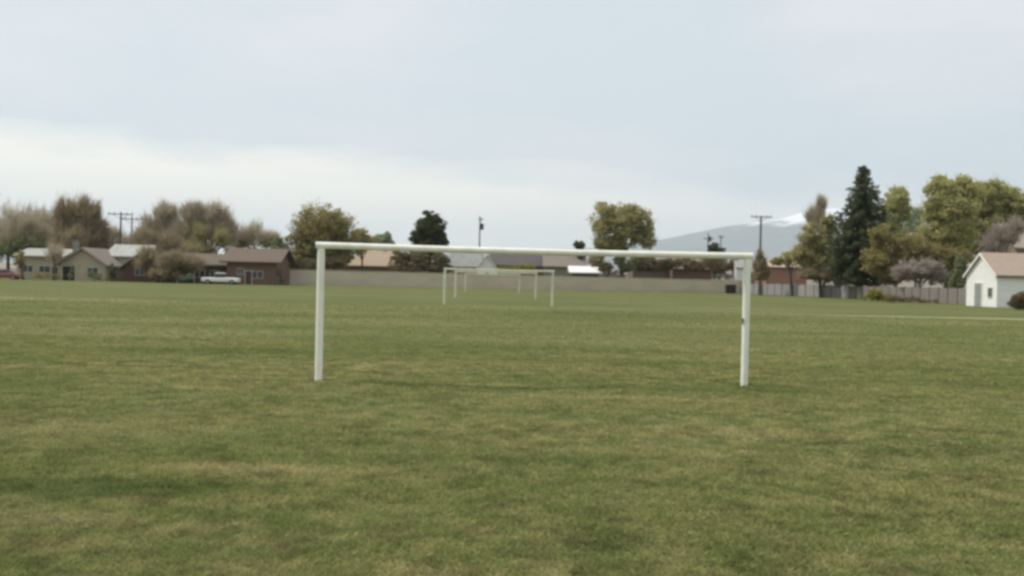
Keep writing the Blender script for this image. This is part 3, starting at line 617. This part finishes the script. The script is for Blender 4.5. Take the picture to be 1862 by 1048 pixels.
def tree(name, label, cat, kind, Y, lobes, base, trunk_r=.25, leaf=.34, dens=1.0, twig=0.0, bark=None, group=None, clump=.30, limbs=14, gap=.0, stem=True, up=0.0):
    """lobes in photo px round the tree at distance Y; base = px of the foot"""
    lw = lobes_world(lobes, Y); bx_, by_ = XY(base, Y), Y
    root = empty(name, (bx_, by_, 0), label, cat, 0, group); off = np.array([bx_, by_, 0])
    cs = []; rs = []; vol = 0
    for c, rx, rz in lw:
        vol += rx*rx*rz
        nc = max(6, int(10*(rx*rx*rz)**(2/3)*0.55/(max(clump*min(rx, rz), .35)**2)*.95)); nc = min(nc, 200)
        d_ = rng.normal(size=(nc, 3)); d_ /= np.linalg.norm(d_, axis=1)[:, None]
        rad = rng.random(nc)**.38
        q = d_*rad[:, None]*np.array([rx, rx*.9, rz])*(1-clump*.55)
        cc_ = c+q; cr = clump*min(rx, rz)*(.65+.7*rng.random(nc))
        keep = (cc_[:, 2] > .25)
        cs.append(cc_[keep]-off); rs.append(cr[keep])
    cs = np.concatenate(cs); rs = np.concatenate(rs)
    if gap: kp = rng.random(len(cs)) > gap; cs, rs = cs[kp], rs[kp]
    n = int(dens*(rs**2).sum()*8.5/(leaf**2)); n = min(n, 30000)
    if dens > 0:
        V, idx = leaves(cs, rs, n, leaf)
        ct = rng.random(len(cs)); tint = np.clip(ct[idx]*.8+rng.random(n)*.3, 0, 1)
        V[:, :, 2] = np.maximum(V[:, :, 2], .03)
    else: V = np.zeros((0, 4, 3)); tint = np.zeros(0)
    top = max(c[2]+rz for c, rx, rz in lw); low = min(c[2]-rz for c, rx, rz in lw)
    cxm = np.mean([c[0] for c, _, _ in lw])-bx_
    if twig > 0:      # fine twigs radiating out of the limbs
        nt_ = int(twig); idx2 = rng.integers(0, len(cs), nt_)
        src = cs[idx2]+rng.normal(size=(nt_, 3))*(rs[idx2]*.5)[:, None]
        org = np.array([cxm, 0, max(low, 1.0)*.9]); dr = src-org; dr /= np.linalg.norm(dr, axis=1)[:, None]
        dr = dr+rng.normal(size=(nt_, 3))*.38+np.array([0, 0, up]); dr /= np.linalg.norm(dr, axis=1)[:, None]
        ln_ = (.4+.9*rng.random(nt_))*(1.5 if dens < .6 else .8); sd_ = np.cross(dr, rng.normal(size=(nt_, 3))); sd_ /= np.linalg.norm(sd_, axis=1)[:, None]
        wd = .018+.035*rng.random(nt_)
        A = src; B = src+dr*ln_[:, None]
        TV = np.stack([A-sd_*wd[:, None], A+sd_*wd[:, None], B+sd_*.006, B-sd_*.006], 1)
        TV[:, :, 2] = np.maximum(TV[:, :, 2], .03)
        V = np.concatenate([V, TV]); tint = np.concatenate([tint, rng.random(nt_)*.6])
    np_mesh('crown', V, 4, LM[kind], root, tint)
    if stem:
        tb = MB(); zt = max(low+.35*(top-low), 1.2)
        tb.tube([(0, 0, -.2), (0, 0, .3), (cxm*.3, 0, zt*.5), (cxm*.8, 0, zt)], [trunk_r*1.5, trunk_r*1.1, trunk_r*.9, trunk_r*.6], 9)
        for i in range(limbs):
            q = cs[rng.integers(0, len(cs))]; s0 = rng.uniform(.45, 1.0)
            st = np.array([cxm*.8*max(0, s0-.2), 0, zt*s0]); q = q.copy(); q[2] = max(q[2], st[2]+.3)
            mid = st*.5+q*.5+np.array([0, 0, .10*np.linalg.norm(q-st)])
            rr = trunk_r*rng.uniform(.28, .5)
            tb.tube([st, mid, q], [rr, rr*.6, rr*.18], 6, caps=False)
        tb.build('trunk', bark or m_bark, root, smooth=True)
    return root

GB = 'bare budding trees behind the left houses'
tree('bare_tree', 'sparse grey brown tree at the far left edge', 'tree', 'bare_grey', 172, [(-40, 425, 50, 50), (20, 420, 42, 50), (60, 430, 30, 40)], 15, .3, .22, 0.07, 10400, group=GB, up=.3)
tree('bare_tree', 'broad grey twiggy tree between the edge tree and the dense brown tree', 'tree', 'bare_grey', 178, [(65, 410, 34, 38), (85, 435, 40, 32), (50, 445, 40, 22)], 72, .28, .24, 0.14, 9000, group=GB, up=.3)
tree('bare_tree', 'dense upright brown tree with spiky top behind the chimney house', 'tree', 'bare_brown', 168, [(118, 398, 22, 38), (150, 395, 28, 37), (172, 405, 22, 38), (145, 435, 55, 35), (115, 440, 28, 32), (180, 440, 20, 30)], 148, .35, .26, 0.3, 13600, group=GB, up=.6)
tree('bare_tree', 'low dark bushy tree behind the pale roofed house', 'tree', 'green', 170, [(50, 445, 36, 17), (15, 455, 30, 14)], 45, .2, .26, 0.3, 1020, group='dark low trees')
tree('bare_tree', 'low fuzzy olive tree beneath the two left power poles', 'tree', 'bare_grey', 182, [(205, 440, 26, 24), (238, 450, 20, 16)], 210, .2, .22, 0.14, 4000, group=GB)
tree('bare_tree', 'open bare tree with pinkish base right of the left power poles', 'tree', 'bare_grey', 176, [(300, 395, 24, 26), (275, 425, 30, 32), (310, 425, 26, 32)], 295, .26, .2, 0.07, 10400, group=GB, up=.5)
tree('bare_tree', 'pinkish brown twiggy tree behind the brick gable house', 'tree', 'bare_brown', 166, [(268, 438, 28, 24), (305, 450, 28, 26), (335, 465, 22, 14)], 288, .22, .24, 0.3, 6000, group=GB)
tree('bare_tree', 'wide open grey tree with arching top left of the wide brown house', 'tree', 'bare_grey', 174, [(355, 395, 30, 22), (390, 400, 34, 26), (345, 425, 30, 28), (400, 428, 36, 24)], 372, .3, .2, 0.07, 13000, group=GB, up=.4)
tree('bare_tree', 'darker olive tree trunk clump inside the wide open grey tree', 'tree', 'olive_grey', 170, [(362, 428, 16, 24), (400, 438, 14, 20), (350, 455, 46, 15)], 366, .26, .25, 0.3, 2550, group=GB)
tree('bare_tree', 'pale thin bare tree above the wide brown house', 'tree', 'bare_grey', 182, [(462, 430, 30, 24), (440, 440, 24, 16), (490, 440, 18, 14)], 460, .18, .2, 0.14, 5200, group=GB, up=.4)
tree('round_tree', 'dark green small tree left of the big round olive tree', 'tree', 'green', 172, [(512, 450, 24, 22), (500, 465, 20, 14)], 515, .2, .28, 1.0)
tree('round_tree', 'big round olive brown tree behind the left post of the near goal', 'tree', 'olive', 178, [(585, 400, 46, 40), (588, 425, 60, 40), (558, 412, 34, 36), (620, 412, 38, 34), (545, 445, 30, 32), (590, 440, 55, 34), (630, 440, 30, 28), (560, 470, 50, 22), (610, 468, 40, 20)], 580, .5, .30, 1.1, 3500, limbs=22, clump=.34)
tree('round_tree', 'low pale tree just right of the big round olive tree', 'tree', 'olive_grey', 190, [(655, 428, 20, 14), (672, 440, 18, 14), (650, 450, 28, 16)], 658, .2, .28, .7, 800)
tree('round_tree', 'small grey green tree left of the dark pine behind the crossbar', 'tree', 'greygreen', 215, [(697, 434, 18, 15), (705, 445, 16, 14)], 699, .2, .3, 1.0)
tree('pine_tree', 'dark rounded pine standing behind the crossbar left of centre', 'tree', 'conifer', 184, [(784, 396, 17, 18), (780, 420, 30, 26), (775, 412, 24, 18), (797, 415, 18, 20), (762, 432, 20, 16), (785, 440, 34, 22), (803, 440, 15, 20), (775, 462, 36, 16)], 782, .35, .26, 1.5, clump=.30)
tree('hedge', 'tall rusty brown hedge beyond the wall under the dark pine', 'hedge', 'brownhedge', 176, [(728, 470, 24, 18), (760, 474, 26, 18), (800, 474, 22, 18), (745, 486, 50, 12), (800, 488, 30, 12)], 765, .1, .26, 1.0, stem=False)
tree('hedge', 'brown shrubbery beyond the wall behind the left goalpost', 'hedge', 'brownhedge', 174, [(560, 482, 40, 14), (610, 478, 26, 14), (530, 484, 24, 12)], 570, .1, .26, .9, stem=False)
tree('hedge', 'clipped olive hedge beyond the wall above the far goals', 'hedge', 'yellow', 190, [(935, 490, 18, 9), (958, 489, 18, 10), (915, 492, 14, 8)], 940, .1, .24, .9, stem=False)
tree('round_tree', 'grey leafed round tree with flat top right of centre', 'tree', 'olive_grey', 186, [(1100, 394, 32, 30), (1132, 405, 50, 38), (1145, 394, 36, 29), (1165, 405, 30, 28), (1098, 420, 28, 28), (1135, 425, 40, 30), (1172, 430, 24, 28), (1110, 445, 35, 14)], 1130, .42, .30, .8, 2500, limbs=24, clump=.30)
tree('shrub', 'dark little tree top just above the crossbar left of the round tree', 'tree', 'conifer2', 215, [(1053, 446, 13, 9), (1056, 462, 12, 12)], 1054, .15, .24, 1.2)
tree('shrub', 'dark green bush at the foot of the grey round tree', 'shrub', 'green', 184, [(1128, 474, 14, 18), (1140, 488, 16, 10)], 1130, .15, .24, 1.0)
tree('shrub', 'brown bare shrubs beyond the wall under the grey round tree', 'shrub', 'bare_brown', 188, [(1085, 474, 20, 14), (1100, 486, 20, 10), (1165, 478, 20, 12)], 1100, .1, .24, .7, 900)
tree('hedge', 'brown and dark mixed shrubs beyond the wall left of the right post', 'hedge', 'brownhedge', 189, [(1215, 480, 26, 10), (1262, 484, 26, 11), (1298, 478, 30, 16), (1180, 488, 30, 8)], 1250, .1, .25, .9, stem=False)
tree('hedge', 'long brown belt of shrubs beyond the wall right of the grey round tree', 'hedge', 'brownhedge', 193, [(1170, 474, 30, 12), (1205, 482, 30, 12), (1245, 478, 24, 9), (1310, 486, 26, 14), (1335, 482, 14, 12)], 1250, .1, .26, .9, 1200, stem=False)
tree('pine_tree', 'small dark tree near the right end of the crossbar', 'tree', 'conifer2', 205, [(1297, 452, 15, 12), (1305, 464, 22, 16), (1290, 475, 20, 12)], 1300, .2, .26, 1.2)
tree('shrub', 'dark brown leafless bush around the foot of the tall power pole', 'shrub', 'bare_brown', 170, [(1383, 482, 15, 18), (1385, 500, 17, 14), (1380, 466, 9, 12)], 1384, .12, .24, 1.0, 1500)
tree('round_tree', 'low spreading green bush between brick house and conifer', 'tree', 'lime', 168, [(1432, 470, 22, 14), (1455, 462, 22, 18), (1412, 476, 14, 9)], 1440, .2, .3, .9)
tree('round_tree', 'yellow green tree leaning against the left of the tall conifer', 'tree', 'olive_grey', 158, [(1475, 435, 24, 32), (1500, 440, 30, 44), (1462, 465, 30, 26), (1485, 470, 38, 26), (1505, 410, 16, 22)], 1492, .25, .28, .85, 1800)
tree('bare_tree', 'thin dark bare top rising left of the tall conifer', 'tree', 'bare_grey', 175, [(1492, 378, 9, 20), (1482, 400, 18, 18)], 1490, .15, .22, 0.14, 2600, up=.6)
tree('shrub', 'purple brown bare shrubs under the yellow green tree', 'shrub', 'bare_brown', 156, [(1470, 500, 22, 12), (1500, 502, 22, 14), (1525, 512, 14, 12)], 1498, .12, .24, .8, 1500)
tree('round_tree', 'pale green round tree just right of the tall conifer', 'tree', 'lime', 168, [(1630, 360, 26, 24), (1615, 385, 26, 26), (1642, 385, 20, 22), (1625, 420, 28, 30)], 1628, .3, .28, .75, 1500)
tree('round_tree', 'small grey green tree in the gap before the big lime trees', 'tree', 'greygreen', 190, [(1668, 390, 14, 14), (1660, 410, 24, 18)], 1664, .2, .26, .7, 600)
tree('round_tree', 'tall lime green tree with rounded top left of the barn', 'tree', 'lime', 145, [(1715, 350, 36, 34), (1750, 345, 34, 30), (1725, 385, 55, 50), (1705, 385, 30, 34), (1740, 385, 34, 34), (1700, 425, 40, 34), (1740, 430, 40, 36)], 1722, .42, .30, .95, 2500, limbs=22)
tree('round_tree', 'tall olive and lime tree directly above the white barn', 'tree', 'lime', 150, [(1790, 352, 36, 32), (1818, 362, 34, 30), (1795, 400, 50, 45), (1775, 395, 34, 36), (1815, 400, 34, 34), (1780, 440, 40, 30)], 1792, .42, .30, .9, 3000, limbs=22)
tree('round_tree', 'lime green tree cut by the right edge', 'tree', 'lime', 148, [(1858, 368, 30, 28), (1890, 380, 34, 36), (1860, 400, 30, 26)], 1875, .4, .30, .85, 2000)
tree('bare_tree', 'pinkish leafless tree above the left end of the barn roof', 'tree', 'pinkbare', 121, [(1828, 432, 24, 20), (1806, 448, 18, 14), (1846, 420, 16, 14), (1815, 468, 22, 16)], 1822, .18, .22, .35, 2600)
tree('hedge', 'broad olive undergrowth behind the pale blossoming shrub', 'hedge', 'olive', 142, [(1600, 470, 36, 36), (1650, 450, 40, 30), (1700, 465, 40, 30), (1740, 480, 34, 34), (1620, 500, 30, 20), (1600, 430, 22, 26)], 1670, .2, .28, .9, 1500, stem=False)
tree('blossom_shrub', 'pale pinkish blossoming round shrub behind the brown fence', 'shrub', 'blossom', 132, [(1660, 492, 30, 20), (1688, 490, 28, 22), (1640, 496, 20, 16), (1705, 500, 20, 16)], 1672, .2, .22, .75, 1200, bark=m_bark2)
tree('shrub', 'dark green tall shrub against the left of the white barn', 'shrub', 'green', 122, [(1748, 492, 14, 32), (1738, 515, 16, 22)], 1746, .12, .24, 1.0)
tree('shrub', 'bright yellow green shrub on the grass in front of the fence', 'shrub', 'yellow', 128, [(1592, 536, 18, 14), (1610, 544, 20, 10), (1580, 545, 16, 9)], 1596, .08, .2, 1.0, stem=True)
tree('shrub', 'low brownish weeds at the foot of the brown fence', 'shrub', 'brownhedge', 121, [(1655, 545, 26, 8), (1690, 550, 22, 6), (1628, 546, 16, 9)], 1660, .06, .2, .7, 600, stem=False)
tree('hedge', 'clipped dark brown hedge in front of the white barn', 'hedge', 'brownhedge', 92, [(1846, 545, 13, 14), (1846, 556, 13, 12), (1862, 545, 16, 14), (1862, 556, 16, 12), (1885, 546, 18, 15), (1885, 556, 18, 12), (1905, 550, 18, 16)], 1866, .06, .13, 2.2, stem=False, clump=.5)
tree('hedge', 'low green hedge before the pale roofed beige house', 'hedge', 'olive', 149, [(68, 502, 14, 7), (90, 501, 14, 7), (105, 503, 12, 6)], 85, .06, .2, 1.0, stem=False)
tree('shrub', 'slender dark shrub between the chimney house and the brick house', 'shrub', 'conifer2', 148, [(203, 492, 9, 16), (206, 503, 10, 8)], 204, .08, .2, 1.2)
tree('shrub', 'dark trunked shrub standing before the left wall of the chimney house', 'shrub', 'green', 147, [(130, 492, 6, 14), (128, 502, 7, 7)], 129, .1, .2, 1.2)
tree('round_tree', 'dark narrow tree at the left corner of the pale roofed house', 'tree', 'olive', 147, [(36, 468, 12, 14), (40, 482, 8, 12), (30, 475, 8, 9)], 42, .2, .22, .9)
tree('shrub', 'dark brown bush heap in front of the low brown brick house', 'shrub', 'bare_brown', 147, [(285, 498, 16, 11), (300, 500, 18, 10), (322, 503, 12, 8)], 298, .1, .22, 1.1, 700)
tree('bare_tree', 'pinkish brown leafless tree in front of the low brown brick house', 'tree', 'bare_brown', 148, [(318, 480, 26, 14), (345, 482, 22, 11)], 332, .14, .2, 0.14, 5200)
tree('bare_tree', 'low brown twiggy tree before the roof of the dark brick house', 'tree', 'bare_brown', 150, [(268, 470, 16, 14), (262, 482, 12, 10)], 266, .1, .2, 0.14, 1800)
tree('shrub', 'small dark shrub before the beige wall of the chimney house', 'shrub', 'green', 148, [(168, 500, 9, 8), (178, 503, 8, 6)], 172, .06, .18, .8, 200)
tree('bare_tree', 'thin bare tree between the pale roofed house and the chimney house', 'tree', 'bare_grey', 149, [(100, 466, 13, 16)], 98, .1, .2, 0.05, 450, up=.4)
tree('shrub', 'dark shrub at the right corner of the wide brown house', 'shrub', 'conifer2', 150, [(508, 500, 8, 15), (512, 510, 8, 8)], 509, .06, .2, 1.0)
tree('shrub', 'small grey shrub left of the white pickup', 'shrub', 'greygreen', 146, [(345, 503, 10, 8), (335, 506, 10, 6)], 340, .06, .2, 1.0)

# the tall conifer on the right: whorled drooping boughs
def conifer(label, base, Y, ytop, ylow, halfw_px, kind):
    bx_ = XY(base, Y); top = P(1571, ytop, Y); zl = Z(base, ylow, Y); ht = top[2]; lean = top[0]-bx_
    root = empty('conifer_tree', (bx_, Y, 0), label, 'tree')
    cs = []; rs = []; tb = MB()
    tb.tube([(0, 0, -.3), (lean*.2, 0, ht*.3), (lean*.6, 0, ht*.65), (lean, 0, ht*.985)], [.62, .42, .26, .05], 10)
    z = zl
    while z < ht-.3:
        t_ = (z-zl)/(ht-zl); Rm = halfw_px*Y/F*float(np.interp(t_, [0, .1, .3, .53, .82, 1], [.72, .92, 1, .84, .34, .04]))
        nb_ = int(5+6*(1-t_)); a0 = rng.random()*6.28; xc = lean*(z/ht)**1.2
        for k in range(nb_):
            a_ = a0+k*6.283/nb_+rng.normal()*.25; L_ = Rm*rng.uniform(.72, 1.1)
            tip = np.array([xc+math.cos(a_)*L_, math.sin(a_)*L_, z-.18*L_+.25]); st = np.array([xc, 0, z+.15])
            tb.tube([st, (st+tip)/2+np.array([0, 0, .12]), tip], [.06, .04, .015], 5, caps=False)
            m_ = max(2, int(L_/.5))
            for q in range(m_):
                s_ = (q+.8)/m_; cs.append(st+(tip-st)*s_+rng.normal(size=3)*.12); rs.append((.36+.30*(1-abs(s_-.6))*min(1, L_/2))*min(1, .55+.45*L_))
        z += .42+.35*(1-t_)*rng.uniform(.6, 1.2)
    cs = np.array(cs); rs = np.array(rs); n = min(46000, int(30*len(cs)))
    V, idx = leaves(cs, rs, n, .27, 1.25, flat=.35)
    ct = rng.random(len(cs)); np_mesh('crown', V, 4, LM[kind], root, np.clip(ct[idx]*.7+rng.random(n)*.3, 0, 1))
    tb.build('trunk', m_bark, root, smooth=True)
conifer('tall dark conifer, the tallest tree, standing alone right of the goals', 1560, 150, 300, 512, 58, 'conifer')

# far-off neighbourhood trees that read as one mass beyond the houses
def far_mass():
    cs = []; rs = []
    for i in range(1500):
        px = rng.uniform(-260, 2150); Yd = rng.uniform(255, 420); x = XY(px, Yd)
        hmax = 5.6+2.2*math.sin(px*.021)+1.4*math.sin(px*.057+1)
        if px > 1450: hmax += 5
        if px < 500: hmax += 5
        cs.append((x, Yd, rng.uniform(.4, 1)*hmax)); rs.append(rng.uniform(1.0, 2.2))
    cs = np.array(cs); rs = np.array(rs); n = 60000
    V, idx = leaves(cs, rs, n, .62); V[:, :, 2] = np.maximum(V[:, :, 2], .05); ct = rng.random(len(cs))
    o = np_mesh('distant_trees', V, 4, leafmat('far_trees', (0.115, 0.10, 0.075), (0.085, 0.085, 0.06), (0.15, 0.135, 0.10)), None, ct[idx])
    tag(o, 'far off belt of brownish budding trees beyond the houses', 'trees', kind='stuff')
far_mass()
